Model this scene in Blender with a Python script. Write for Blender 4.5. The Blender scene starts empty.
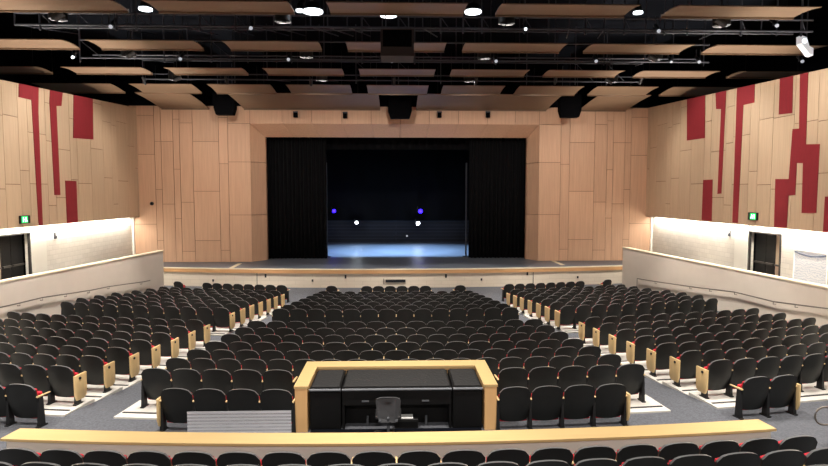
import bpy, math, random
from mathutils import Vector, Matrix
random.seed(7)
R_ = math.radians
scene = bpy.context.scene
COL = scene.collection

# ------------------------------------------------------------ camera, world, exposure
F = 580.0
HC = 4.75                                   # eye height above the floor in front of the stage
YAW = math.atan(18/F); PITCH = math.atan(39/F)
cd = bpy.data.cameras.new('camera'); cam = bpy.data.objects.new('camera', cd); COL.objects.link(cam)
cd.sensor_width = 36; cd.lens = 36*F/828; cd.clip_start = .05; cd.clip_end = 200
cam.location = (0, 0, HC); cam.rotation_euler = (math.pi/2 - PITCH, 0, -YAW)
scene.camera = cam
w = bpy.data.worlds.new('world'); scene.world = w; w.use_nodes = True
bg = w.node_tree.nodes['Background']; bg.inputs[0].default_value = (1, .93, .85, 1); bg.inputs[1].default_value = .02
vs = scene.view_settings; vs.view_transform = 'Standard'; vs.look = 'None'; vs.gamma = 1; vs.use_curve_mapping = False
vs.exposure = 1.35

FWD = Vector((math.sin(YAW)*math.cos(PITCH), math.cos(YAW)*math.cos(PITCH), -math.sin(PITCH)))
RGT = Vector((math.cos(YAW), -math.sin(YAW), 0)); UPV = RGT.cross(FWD)
def ray(px, py): return FWD + RGT*((px-414)/F) - UPV*((py-233)/F)
def at_x(px, py, X): d = ray(px, py); return Vector((0,0,HC)) + d*(X/d.x)
def at_y(px, py, Y): d = ray(px, py); return Vector((0,0,HC)) + d*(Y/d.y)
def at_z(px, py, Z): d = ray(px, py); return Vector((0,0,HC)) + d*((Z-HC)/d.z)
def proj(p):
    v = Vector(p) - Vector((0,0,HC)); z = v.dot(FWD)
    return (414 + F*v.dot(RGT)/z, 233 - F*v.dot(UPV)/z, z)

def lamp(name, kind, loc, target, power, color=(1,.93,.84), size=.2, cone=120, blend=.6, parent=None, sizey=None, spread=None):
    l = bpy.data.lights.new(name, kind); l.energy = power; l.color = color
    if kind == 'SPOT': l.spot_size = R_(cone); l.spot_blend = blend; l.shadow_soft_size = size
    elif kind == 'AREA':
        l.size = size
        if sizey: l.shape = 'RECTANGLE'; l.size_y = sizey
        if spread: l.spread = R_(spread)
    else: l.shadow_soft_size = size
    o = bpy.data.objects.new(name, l); COL.objects.link(o)
    o.rotation_euler = (Vector(target)-Vector(loc)).to_track_quat('-Z', 'Y').to_euler()
    o.location = loc
    if parent: o.parent = parent; o.location = Vector(loc) - parent.location
    return o

# ------------------------------------------------------------ materials
def s2l(c): return tuple(((x/255)/12.92 if x/255 <= .04045 else (((x/255)+.055)/1.055)**2.4) for x in c)
def mat(name, rgb, rough=.6, metal=0, noise=None, bump=None, spec=.5, emit=None, var=None, coat=0):
    m = bpy.data.materials.new(name); m.use_nodes = True; nt = m.node_tree; N = nt.nodes; L = nt.links
    b = N['Principled BSDF']; c = s2l(rgb)
    b.inputs['Base Color'].default_value = (*c, 1); b.inputs['Roughness'].default_value = rough
    b.inputs['Metallic'].default_value = metal; b.inputs['Specular IOR Level'].default_value = spec
    if coat: b.inputs['Coat Weight'].default_value = coat
    tc = N.new('ShaderNodeTexCoord')
    if noise:                                   # (scale xyz, amount)
        sc, amt = noise
        mp = N.new('ShaderNodeMapping'); mp.inputs['Scale'].default_value = sc; L.new(tc.outputs['Object'], mp.inputs[0])
        nz = N.new('ShaderNodeTexNoise'); nz.inputs['Scale'].default_value = 1; nz.inputs['Detail'].default_value = 4
        L.new(mp.outputs[0], nz.inputs['Vector'])
        cr = N.new('ShaderNodeValToRGB'); cr.color_ramp.elements[0].position = .25; cr.color_ramp.elements[1].position = .75
        cr.color_ramp.elements[0].color = (*[x*(1-amt) for x in c], 1); cr.color_ramp.elements[1].color = (*[min(1, x*(1+amt)) for x in c], 1)
        L.new(nz.outputs[0], cr.inputs[0]); out = cr.outputs[0]
        if var:
            g = N.new('ShaderNodeNewGeometry'); mr = N.new('ShaderNodeMapRange')
            mr.inputs[3].default_value = 1-var; mr.inputs[4].default_value = 1+var
            L.new(g.outputs['Random Per Island'], mr.inputs[0])
            mx = N.new('ShaderNodeVectorMath'); mx.operation = 'SCALE'
            L.new(out, mx.inputs[0]); L.new(mr.outputs[0], mx.inputs['Scale']); out = mx.outputs[0]
        L.new(out, b.inputs['Base Color'])
    if bump:
        sc, st = bump
        nb = N.new('ShaderNodeTexNoise'); nb.inputs['Scale'].default_value = sc; L.new(tc.outputs['Object'], nb.inputs['Vector'])
        bp = N.new('ShaderNodeBump'); bp.inputs['Strength'].default_value = st; bp.inputs['Distance'].default_value = .02
        L.new(nb.outputs[0], bp.inputs['Height']); L.new(bp.outputs[0], b.inputs['Normal'])
    if emit:
        b.inputs['Emission Color'].default_value = (*s2l(emit[0]), 1); b.inputs['Emission Strength'].default_value = emit[1]
    return m
def brick_mat(name, a, bcol, mortar, bw, bh, ms, rough=.8, swap=True, bump=.3):
    m = mat(name, a, rough); nt = m.node_tree; N = nt.nodes; L = nt.links; b = N['Principled BSDF']
    tc = N.new('ShaderNodeTexCoord'); sp = N.new('ShaderNodeSeparateXYZ'); cb = N.new('ShaderNodeCombineXYZ'); ad = N.new('ShaderNodeMath')
    L.new(tc.outputs['Object'], sp.inputs[0]); L.new(sp.outputs['X'], ad.inputs[0]); L.new(sp.outputs['Y'], ad.inputs[1])
    L.new(ad.outputs[0], cb.inputs[0]); L.new(sp.outputs['Z'], cb.inputs[1])
    br = N.new('ShaderNodeTexBrick'); L.new(cb.outputs[0], br.inputs['Vector'])
    br.inputs['Scale'].default_value = 1; br.inputs['Brick Width'].default_value = bw; br.inputs['Row Height'].default_value = bh
    br.inputs['Mortar Size'].default_value = ms; br.inputs['Mortar Smooth'].default_value = .2
    br.inputs['Color1'].default_value = (*s2l(a), 1); br.inputs['Color2'].default_value = (*s2l(bcol), 1); br.inputs['Mortar'].default_value = (*s2l(mortar), 1)
    L.new(br.outputs['Color'], b.inputs['Base Color'])
    bp = N.new('ShaderNodeBump'); bp.inputs['Strength'].default_value = bump; bp.inputs['Distance'].default_value = .02; bp.invert = True
    L.new(br.outputs['Fac'], bp.inputs['Height']); L.new(bp.outputs[0], b.inputs['Normal'])
    return m
M = {}
M['shell']  = mat('black_plastic', (27,28,27), .45, noise=((9,9,9), .12), spec=.35, bump=(60, .05))
M['rim']    = mat('moulded_lip_plastic', (96,97,98), .3, noise=((9,9,9), .1))  # lighter grey that paints a highlight on the shell tops
M['red']    = mat('red_fabric', (190,30,48), .9, noise=((40,40,40), .15))
M['post']   = mat('black_metal', (15,15,16), .5, noise=((8,8,8), .1))
M['oak']    = mat('light_oak', (214,184,132), .5, noise=((14,14,2.5), .10))
M['cap']    = mat('wood_cap', (190,162,112), .45, noise=((1.2,14,14), .05))
M['maple']  = mat('maple_panelling', (200,161,132), .55, noise=((16,16,.7), .09), var=.05)
M['maple_side'] = mat('maple_panelling_side', (190,165,138), .55, noise=((16,16,.7), .09), var=.05)  # maple again, with the lamplit greenish tint put into the colour
M['cloud']  = mat('ceiling_panel_wood', (114,92,72), .5, noise=((.6,10,10), .08))
M['seam']   = mat('dark_backing', (112,84,60), .9, noise=((5,5,5), .1))
M['redpan'] = mat('red_panel_fabric', (128,20,32), .85, noise=((14,14,3), .08))
M['carpet'] = mat('grey_carpet', (84,86,92), .95, noise=((26,26,26), .32), bump=(180, .4))
M['cream']  = mat('cream_concrete', (200,196,188), .7, noise=((3,3,3), .06))
M['nosing'] = mat('dark_floor_strip', (52,50,50), .8, noise=((6,6,6), .1))  # plain dark tone of the row strips and wall joints
M['brick']  = brick_mat('white_painted_brick', (214,208,198), (206,200,190), (190,184,174), .42, .2, .008)
M['smooth'] = mat('white_painted_wall', (222,218,208), .8, noise=((2,2,2), .02))
M['beige']  = mat('beige_painted_wall', (206,196,184), .8, noise=((2,2,2), .03))
M['stagebrick'] = brick_mat('pale_block_stage_front', (226,214,196), (220,208,190), (200,188,170), .8, .2, .006, bump=.15)
M['edge']   = mat('stage_edge_wood', (206,158,108), .5, noise=((1.5,12,12), .08))
M['edgelight'] = mat('pale_nosing', (230,218,190), .5, noise=((2,2,2), .03))
M['stage']  = mat('stage_floor', (86,92,102), .42, noise=((.6,5,3), .16), bump=(6, .03))
M['curtain']= mat('black_velvet', (3,3,6), .97, noise=((7,7,.5), .25), spec=.2)
M['black']  = mat('black_paint', (5,5,7), .9, noise=((2,2,2), .1), spec=.05)
M['void']   = mat('ceiling_black', (8,11,18), .95, noise=((2,2,2), .1), spec=.1)
M['stageback'] = brick_mat('dark_blue_block', (22,27,38), (20,24,34), (44,50,66), 30, .26, .02)
M['pipe']   = mat('dark_steel_pipe', (46,48,57), .6, metal=0, noise=((6,6,6), .1))
M['fitting'] = mat('white_lit_case', (235,238,242), .5, emit=((235,240,250), .12), noise=((6,6,6), .02))  # faint glow put in so the case looks brightly lit
M['lampon'] = mat('lit_lens', (255,255,255), .5, emit=((235,248,255), 2.2), noise=((6,6,6), .01))
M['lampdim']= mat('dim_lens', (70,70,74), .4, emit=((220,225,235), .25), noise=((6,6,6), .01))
M['blue']   = mat('blue_lens', (30,20,200), .5, emit=((30,10,255), 3.5), noise=((6,6,6), .01))
M['white']  = mat('white_plastic', (232,232,230), .5, noise=((6,6,6), .02))
M['desk']   = mat('black_desk', (8,8,9), .5, noise=((5,5,5), .15), spec=.25)
M['deskcover'] = mat('black_cover_cloth', (6,6,7), .75, noise=((2.5,24,2.5), .5), bump=(24, .5))
M['silver'] = mat('grey_edge_metal', (92,95,100), .5, metal=.3, noise=((6,6,6), .05))
M['chairgrey'] = mat('grey_mesh_back', (62,63,66), .6, noise=((60,60,60), .15))
M['doorglass'] = mat('dark_glass', (10,10,12), .5, noise=((2,2,2), .1), spec=.15)
M['doortan']= mat('tan_door', (150,130,110), .6, noise=((8,8,1), .06))
M['bronze'] = mat('dark_bronze_frame', (40,36,34), .5, noise=((4,4,4), .08))
M['green']  = mat('exit_green', (20,150,80), .5, emit=((20,190,90), .8), noise=((4,4,4), .02))
M['greenw'] = mat('exit_lettering', (200,255,220), .5, emit=((190,255,215), 1.6), noise=((4,4,4), .02))
M['rail']   = mat('steel_rail', (120,112,104), .4, metal=.6, noise=((6,6,6), .05))
M['paper']  = mat('white_paper', (238,238,235), .8, noise=((9,9,9), .02))
M['bluegrey'] = mat('blue_grey_ink', (92,104,130), .8, noise=((9,9,9), .05))
def sheet_mat():
    m = mat('wavy_sheet', (224,226,230), .7); nt = m.node_tree; N = nt.nodes; L = nt.links
    tc = N.new('ShaderNodeTexCoord'); wv = N.new('ShaderNodeTexWave'); wv.bands_direction = 'Z'; wv.inputs['Scale'].default_value = 3.4
    wv.inputs['Distortion'].default_value = 9; wv.inputs['Detail Scale'].default_value = 1.6
    L.new(tc.outputs['Object'], wv.inputs['Vector'])
    cr = N.new('ShaderNodeValToRGB'); cr.color_ramp.elements[0].color = (*s2l((204,209,220)), 1); cr.color_ramp.elements[1].color = (*s2l((232,233,236)), 1)
    cr.color_ramp.elements[1].position = .5
    L.new(wv.outputs[0], cr.inputs[0]); L.new(cr.outputs[0], N['Principled BSDF'].inputs['Base Color']); return m
M['wavy'] = sheet_mat()
def acrylic():
    m = mat('translucent_sheet', (214,215,222), .5); nt = m.node_tree; N = nt.nodes; L = nt.links; b = N['Principled BSDF']
    tc = N.new('ShaderNodeTexCoord'); wv = N.new('ShaderNodeTexWave'); wv.bands_direction = 'Z'; wv.inputs['Scale'].default_value = 6
    L.new(tc.outputs['Object'], wv.inputs['Vector'])
    mr = N.new('ShaderNodeMapRange'); mr.inputs[3].default_value = .30; mr.inputs[4].default_value = .62
    L.new(wv.outputs[0], mr.inputs[0]); L.new(mr.outputs[0], b.inputs['Alpha']); return m
M['acrylic'] = acrylic()

# ------------------------------------------------------------ mesh helpers
class MB:
    def __init__(s): s.v = []; s.f = []; s.mi = []
    def add(s, vs, fs, mi=0):
        n = len(s.v); s.v += [tuple(v) for v in vs]; s.f += [tuple(i+n for i in f) for f in fs]; s.mi += [mi]*len(fs); return s
    def box(s, x0, x1, y0, y1, z0, z1, mi=0):
        return s.add([(x,y,z) for x in (x0,x1) for y in (y0,y1) for z in (z0,z1)],
                     [(0,1,3,2),(4,6,7,5),(0,4,5,1),(2,3,7,6),(0,2,6,4),(1,5,7,3)], mi)
    def hexa(s, b, t, mi=0):                      # four bottom, four top points, same order
        return s.add(list(b)+list(t), [(3,2,1,0),(4,5,6,7),(0,1,5,4),(1,2,6,5),(2,3,7,6),(3,0,4,7)], mi)
    def prism(s, pts, off, mi=0):                 # polygon swept by a vector
        n = len(pts); o = Vector(off); a = [Vector(p) for p in pts]
        return s.add(a+[p+o for p in a], [tuple(reversed(range(n))), tuple(range(n, 2*n))]+[(i,(i+1)%n,n+(i+1)%n,n+i) for i in range(n)], mi)
    def tube(s, pts, r, n=8, mi=0, r2=None):
        pts = [Vector(p) for p in pts]; rings = []
        for i, p in enumerate(pts):
            d = (pts[min(i+1, len(pts)-1)] - pts[max(i-1, 0)]).normalized()
            a = d.cross(Vector((0,0,1)) if abs(d.z) < .9 else Vector((1,0,0))).normalized(); b = d.cross(a)
            rr = r if r2 is None else r+(r2-r)*i/(len(pts)-1)
            rings.append([p + (a*math.cos(2*math.pi*k/n) + b*math.sin(2*math.pi*k/n))*rr for k in range(n)])
        vs = [v for q in rings for v in q]; fs = []
        for i in range(len(pts)-1):
            for k in range(n): fs.append((i*n+k, i*n+(k+1)%n, (i+1)*n+(k+1)%n, (i+1)*n+k))
        fs += [tuple(range(n)), tuple(reversed(range((len(pts)-1)*n, len(pts)*n)))]
        return s.add(vs, fs, mi)
    def build(s, name, m, parent=None, bevel=0, smooth=False, seg=2, loc=None):
        me = bpy.data.meshes.new(name); me.from_pydata(s.v, [], s.f); me.update()
        for x in (m if isinstance(m, (list, tuple)) else [m]): me.materials.append(x)
        for p, i in zip(me.polygons, s.mi): p.material_index = i
        import bmesh
        bm = bmesh.new(); bm.from_mesh(me); bmesh.ops.recalc_face_normals(bm, faces=bm.faces)
        if bevel: bmesh.ops.bevel(bm, geom=[e for e in bm.edges if len(e.link_faces) == 2 and e.calc_face_angle(0) > .6], offset=bevel, segments=seg, affect='EDGES', profile=.5)
        bm.to_mesh(me); bm.free()
        if smooth:
            for p in me.polygons: p.use_smooth = True
            try: me.set_sharp_from_angle(angle=R_(40))
            except Exception: pass
        o = bpy.data.objects.new(name, me); COL.objects.link(o)
        if parent: o.parent = parent
        if loc: o.location = loc
        return o
def tag(o, label=None, cat=None, group=None, kind=None):
    if label: o['label'] = label
    if cat: o['category'] = cat
    if group: o['group'] = group
    if kind: o['kind'] = kind
    return o
def empty(name, loc, rz=0):
    o = bpy.data.objects.new(name, None); COL.objects.link(o); o.location = loc; o.rotation_euler = (0,0,rz); o.empty_display_size = .1; return o
def struct(o, label, cat): return tag(o, label, cat, kind='structure')

# ------------------------------------------------------------ seating layout (concentric arcs round a point upstage)
YC = 55.3
def pol(r, th, z=0): return Vector((r*math.sin(th), YC - r*math.cos(th), z))
ROWT = [286.7,291.7,293.8,296.1,298.9,302,305.2,309.3,322.3,328.5,335.5,343,350.8,360,370.5,391]   # where the tops of the backs stand
ROWY = [24.75,23.2,22.25,21.3,20.35,19.4,18.45,17.5,15.8,14.9,14.0,13.1,12.2,11.3,10.4,9.45]
ROWY = [z*(.9977-.0671*(t-233)/580) for z, t in zip(ROWY, ROWT)]
ROWZ = [0,0,.07,.15,.22,.29,.36,.42,.42,.45,.49,.54,.60,.67,.735,.72]
ROWZ = [z+.09 for z in ROWZ]
ROWR = [YC-y for y in ROWY]
RFORE = [6.74,5.93,5.10]
PROF = [(0,0),(32.2,0)]+[(ROWR[i], ROWZ[i]) for i in range(2,15)]+[(46.1,.825),(47.6,.825),(48.56,.92),(49.37,1.15),(50.2,1.39),(51,1.59),(70,1.59)]
PROF = [(a, b-.03 if a > 32.2 else .06) for a, b in PROF]
def zf(r):
    for (a, za), (b, zb) in zip(PROF, PROF[1:]):
        if r <= b: return za+(zb-za)*(r-a)/(b-a)
    return 1.5
def th_c(i):   # half angle of the centre block
    return {0:.0985,15:.0853}.get(i, .0985 + .0015*(i-1)/6 if i < 8 else .1040)
def th_in(i):
    return {0:.150, 1:.1415, 2:.140, 3:.138, 4:.1365, 5:.135, 6:.133}.get(i, .1315) + (.004 if i < 9 else .004-.0004*(i-8))
XOUT = {0:10.1, 1:10.1, 2:10.25, 3:10.4, 4:10.75, 5:10.9, 6:11.0, 7:10.95}
def th_out(i, side):
    if i <= 7: return math.asin((XOUT[i] - (.1 if side > 0 else 0))/ROWR[i])
    return .297 if i == 8 and side < 0 else .286

# ------------------------------------------------------------ floors
def sector(mb, r0, r1, t0, t1, za, zb, nth=24, depth=0, mi=0):
    top = []; 
    for k in range(nth+1):
        t = t0+(t1-t0)*k/nth; top += [pol(r0, t, za), pol(r1, t, zb)]
    fs = [(2*k, 2*k+1, 2*k+3, 2*k+2) for k in range(nth)]
    vs = list(top)
    if depth:
        n = len(top); vs += [Vector((p.x, p.y, p.z-depth)) for p in top]
        fs += [(2*k, 2*k+2, n+2*k+2, n+2*k) for k in range(nth)] + [(2*k+1, n+2*k+1, n+2*k+3, 2*k+3) for k in range(nth)]
        fs += [(0, n, n+1, 1), (2*nth, 2*nth+1, n+2*nth+1, n+2*nth)]
        fs += [(n+2*k, n+2*k+2, n+2*k+3, n+2*k+1) for k in range(nth)]
    mb.add(vs, fs, mi)
mb = MB()
def carpet(r0, r1, t0, t1, nth=16):
    cuts = sorted({r0, r1} | {r for r, _ in PROF if r0 < r < r1})
    for a, b in zip(cuts, cuts[1:]): sector(mb, a, b, t0, t1, zf(a), zf(b), nth)
carpet(24.4, 31.9, -.45, .45, 40)
B0, B1 = 31.45, 38.25                        # front blocks
B2, B3 = 38.95, 45.42                         # rear blocks
carpet(B1, B2, -.42, .42, 40)
carpet(B3, 58, -.42, .42, 40)
for sgn in (-1, 1):
    def cs(a, b, t0, t1): carpet(a, b, *(sorted((sgn*t0, sgn*t1))), 10)
    cs(31.9, B1, .095, .150); cs(B2, B3, .097, .139)
    cs(31.9, B1, .27, .45); cs(B2, B3, .30, .42)
floor = struct(mb.build('floor', M['carpet']), 'dark grey carpet of the sloping aisles', 'floor')
def tiers(rows, c0, c1, tin, tout, name, label):
    t = MB(); d = MB()
    for i in rows:
        ra = c0 if i == rows[0] else (ROWR[i-1]+ROWR[i])/2-.06
        rb = c1 if i == rows[-1] else (ROWR[i]+ROWR[i+1])/2-.06
        a, b = tin(i), tout(i)
        sector(t, ra, rb, a, b, ROWZ[i]+.0, ROWZ[i]+.0, 20, .35)
        sector(d, ROWR[i]+.10, ROWR[i]+.15, a+.001, b-.001, ROWZ[i]+.012, ROWZ[i]+.012, 20, .012)
    o = struct(t.build(name, M['cream']), label, 'floor'); struct(d.build('floor_strip', M['nosing'], o), 'dark strip along the row', None)
FR = list(range(1, 8)); RR = list(range(8, 15))
tiers(FR, 31.6, B1, lambda i: -.100, lambda i: .100, 'floor_tier_front_centre', 'cream stepped floor under the front centre seats')
tiers(RR, B2, B3, lambda i: -.1100, lambda i: .1100, 'floor_tier_rear_centre', 'cream stepped floor under the rear centre seats')
for s, nm in ((-1, 'left'), (1, 'right')):
    tiers(FR, 31.6, B1, lambda i: (.1420 if i < 4 else .1360) if s > 0 else -.345+.008*(i-1), lambda i: .345-.008*(i-1) if s > 0 else -(.1420 if i < 4 else .1360), f'floor_tier_front_{nm}', f'cream stepped floor under the front {nm} seats')
    tiers(RR, B2, B3, lambda i: .1305 if s > 0 else -.31, lambda i: .31 if s > 0 else -.1305, f'floor_tier_rear_{nm}', f'cream stepped floor under the rear {nm} seats')

# ------------------------------------------------------------ foreground half wall
def arcwall(r0, r1, t0, t1, z0, z1, n=30):
    m = MB(); sector(m, r0, r1, t0, t1, z1, z1, n, z1-z0); return m
RW = YC-7.95; RN = YC-7.59
hw = struct(arcwall(RW+.03, RN-.03, -.1125, .1125, .70, 1.375).build('wall_foreground', M['beige']), 'low beige wall curving across the foreground', 'wall')
arcwall(RW, RN, -.1138, .1138, 1.375, 1.41).build('wood_cap', M['cap'], hw)

# ------------------------------------------------------------ side ramp walls, rails, walkways
def wallseg(p0, p1, th, z0, z1, out):       # out: +1/-1 sign of x thickness
    a = Vector((p0[0], p0[1], 0)); b = Vector((p1[0], p1[1], 0)); o = Vector((out*th, 0, 0))
    m = MB(); m.hexa([Vector((q.x,q.y,z0)) for q in (a,b,b+o,a+o)], [Vector((q.x,q.y,z1)) for q in (a,b,b+o,a+o)]); return m
ZR = 2.05
def ramp_line(a, b, yend):
    p, q = at_z(*a, ZR), at_z(*b, ZR); k = (q.x-p.x)/(q.y-p.y)
    return ((p.x, p.y), (p.x+k*(yend-p.y), yend))
RAMP = {-1: ramp_line((163,250.3), (0,281.6), 9.0), 1: ramp_line((623,247), (828,287.2), 8.0)}
print('ramp', RAMP)
def ramp_x(s, y): (x0,y0),(x1,y1) = RAMP[s]; return x0+(x1-x0)*(y-y0)/(y1-y0)
for s, nm in ((-1,'left'), (1,'right')):
    p0, p1 = RAMP[s]
    o = struct(wallseg(p0, p1, .22, -.05, ZR-.05, s).build(f'wall_ramp_{nm}', M['beige']), f'beige half wall of the raised {nm} side walkway', 'wall')
    wallseg((p0[0]-s*.02, p0[1]+.02), (p1[0]-s*.02, p1[1]), .27, ZR-.05, ZR, s).build('pale_cap', M['edgelight'], o)
    m = MB(); e0, e1 = (p0[0]+s*.12, p0[1]-.05), (p1[0]+s*.12, p1[1]); B = [(e0[0],e0[1]),(e1[0],e1[1]),(s*14.8,e1[1]),(s*14.8,e0[1])]
    m.hexa([(a,b,.8) for a,b in B], [(a,b,1.0) for a,b in B])
    struct(m.build(f'floor_walkway_{nm}', M['carpet']), f'raised {nm} side walkway behind the half wall', 'floor')
def ramp_hit(s, px, py):
    (x0,y0),(x1,y1) = RAMP[s]; d = ray(px, py); k = (x1-x0)/(y1-y0)
    t = (x0-k*y0)/(d.x-k*d.y); return Vector((0,0,HC))+d*t
for s, nm, pts in ((-1,'left',[(148,280.5),(140,282),(107,286.5),(87,290.5),(64,294),(40,297.5),(17,303),(-12,309.5)]),
                   (1,'right',[(639,278.5),(657,281.5),(692,286.5),(712,289),(737,292),(776,301.5),(798,304.5),(850,311)])):
    root = empty('handrail', ramp_hit(s, *pts[0])); off = root.location.copy()
    P = [ramp_hit(s, *p)+Vector((-s*.09,0,0))-off for p in pts]
    MB().tube(P, .022, 8).build('rail_tube', M['rail'], root, smooth=True)
    for p in P[1:]:
        MB().tube([p, p+Vector((0,0,-.09)), p+Vector((s*.09,0,-.09))], .014, 6).build('bracket', M['rail'], root)
    if s > 0: MB().tube([P[0], P[0]+Vector((0,0,-.45))], .018, 6).build('end_post', M['rail'], root)
    tag(root, f'thin steel handrail running along the {nm} beige half wall', 'handrail')

# ------------------------------------------------------------ panelled walls
def panel_rects(u0, u1, z0, z1, wmin, wmax, rng, hs=(1.4,4.6)):
    out = []; u = u0
    while u < u1-.01:
        wd = rng.choice([wmin, (wmin+wmax)/2, wmax, wmax]); e = min(u1, u+wd)
        if u1-e < wmin*.6: e = u1
        z = z0; first = True
        while z < z1-.01:
            h = rng.uniform(*hs)*(rng.random()*.6+.4 if first else 1); t = min(z1, z+h)
            if z1-t < .5: t = z1
            out.append((u, e, z, t)); z = t; first = False
        u = e
    return out
XW = 14.05; YW = 32.2; ZB = HC-1.25
g = .011
rng = random.Random(3)
ZTOP = HC+4.77
# end wall with the stage opening
OX, OZ = 7.94, 8.58
m = MB()
for a, b, c, d in ((-XW-.4,-OX,1.0,ZTOP), (OX,XW+.4,1.0,ZTOP), (-OX,OX,OZ,ZTOP)): m.box(a, b, YW, YW+.3, c, d)
wf = struct(m.build('wall_front', M['seam']), 'maple panelled wall around the stage opening', 'wall')
m = MB()
left = [(-14.41,-13.1),(-13.1,-12.75),(-12.75,-12.1),(-12.1,-11.75),(-11.75,-11.05),(-11.05,-9.65),(-9.65,-9.15),(-9.15,-7.94)]
cuts = [[3.1,6.9,9.0],[2.2,5.0,7.6],[4.2,7.6],[3.4,6.1,8.8],[1.6,4.3,8.6],[2.2,4.9,7.6],[1.65,6.4,8.9],[3.6,6.5]]
for (a, b), cz in zip(left, cuts):
    if (a, b) != left[-1]: zs = [1.0]+cz+[ZTOP]
    else: zs = [1.0, 3.6, 6.5, OZ]
    for z0, z1 in zip(zs, zs[1:]):
        for x0, x1 in ((a, b), (-b, -a)): m.box(x0+g, x1-g, YW-.035, YW, z0+g, z1-g)
nx = 9; u = -9.15
tops = [-9.15,-7.94,-6.2,-4.6,-2.95,-1.35,.25,1.85,3.45,5.05,6.6,7.94,9.15]
for a, b in zip(tops, tops[1:]): m.box(a+g, b-g, YW-.035, YW, OZ+g, ZTOP-g)
m.build('wood_panelling', M['maple'], wf)
IX, IZ, IY = 7.32, 7.93, 33.05
m = MB()
def quad(m, pts, mi=0): m.add(pts, [(0,1,2,3)], mi)
zs = [1.0,3.6,6.5,OZ]; 
for s in (-1, 1):
    ix = IX if s < 0 else 7.47
    for k, (z0, z1) in enumerate(zip(zs, zs[1:])):
        zi = IZ if k == 2 else z1
        m.hexa([(s*OX,YW-.03,z0+g),(s*ix,IY,z0+g),(s*ix,IY+.3,z0+g),(s*(OX),IY+.3,z0+g)], [(s*OX,YW-.03,z1-g),(s*ix,IY,zi-g),(s*ix,IY+.3,zi-g),(s*OX,IY+.3,z1-g)])
xs = tops[1:-1]
for a, b in zip(xs, xs[1:]):
    ia = max(-IX, min(IX, a*IX/OX)); ib = max(-IX, min(7.47, b*(7.47 if b > 7 else IX)/OX))
    m.hexa([(a+g,YW-.03,OZ),(b-g,YW-.03,OZ),(ib-g,IY,IZ),(ia+g,IY,IZ)], [(a+g,YW-.03,OZ+.1),(b-g,YW-.03,OZ+.1),(ib-g,IY,OZ+.1),(ia+g,IY,OZ+.1)])
m.build('splayed_portal', M['maple'], wf)

# side walls: panelled upper part overhanging a white lower wall
WT = {s: (at_x(*a, s*XW), at_x(*b, s*XW)) for s, a, b in ((-1,(0,79.5),(137,108)), (1,(828,68),(648,108)))}
print('walltop', WT)
def wall_top(y, s=-1):
    a, b = WT[s]; y = max(y, 13); return a.z+(b.z-a.z)*(y-a.y)/(b.y-a.y)
RED = {
 -1: [ [(17.5,60),(37,60),(38,112),(42.5,227),(39,228),(38.2,222),(31.2,100),(18.5,97)],
       [(48.5,60),(61,60),(61,106),(56,106),(60,195),(54.3,195),(49.3,102)],
       [(72,60),(91,60),(93,139.5),(73,138)],
       [(65,180.5),(76,181),(77.5,223),(67,224.5)] ],
  1: [ [(688.5,60),(706.5,60),(705,138),(687.3,140.5)],
       [(717,60),(727.5,60),(721.5,193.5),(717.8,194),(721.5,109),(716.5,109)],
       [(738.5,60),(756,60),(754.5,102.5),(743.6,105),(738,223),(732.8,222.5)],
       [(703.5,180),(712.8,179.5),(711.8,221),(702,220)],
       [(781.5,50),(794.5,50),(792.5,113),(779.2,114.5)],
       [(801.5,50),(809.5,50),(806.2,144.3),(820,144),(816.5,213),(802,213),(803.5,163),(797,163),(795.5,195),(788.8,195.5),(787,227.5),(774.5,227),(775.8,179),(789.2,179),(793,129),(799.6,128.5)],
       [(825.5,196.5),(850,196.5),(850,235),(823.5,232)] ] }
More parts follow.
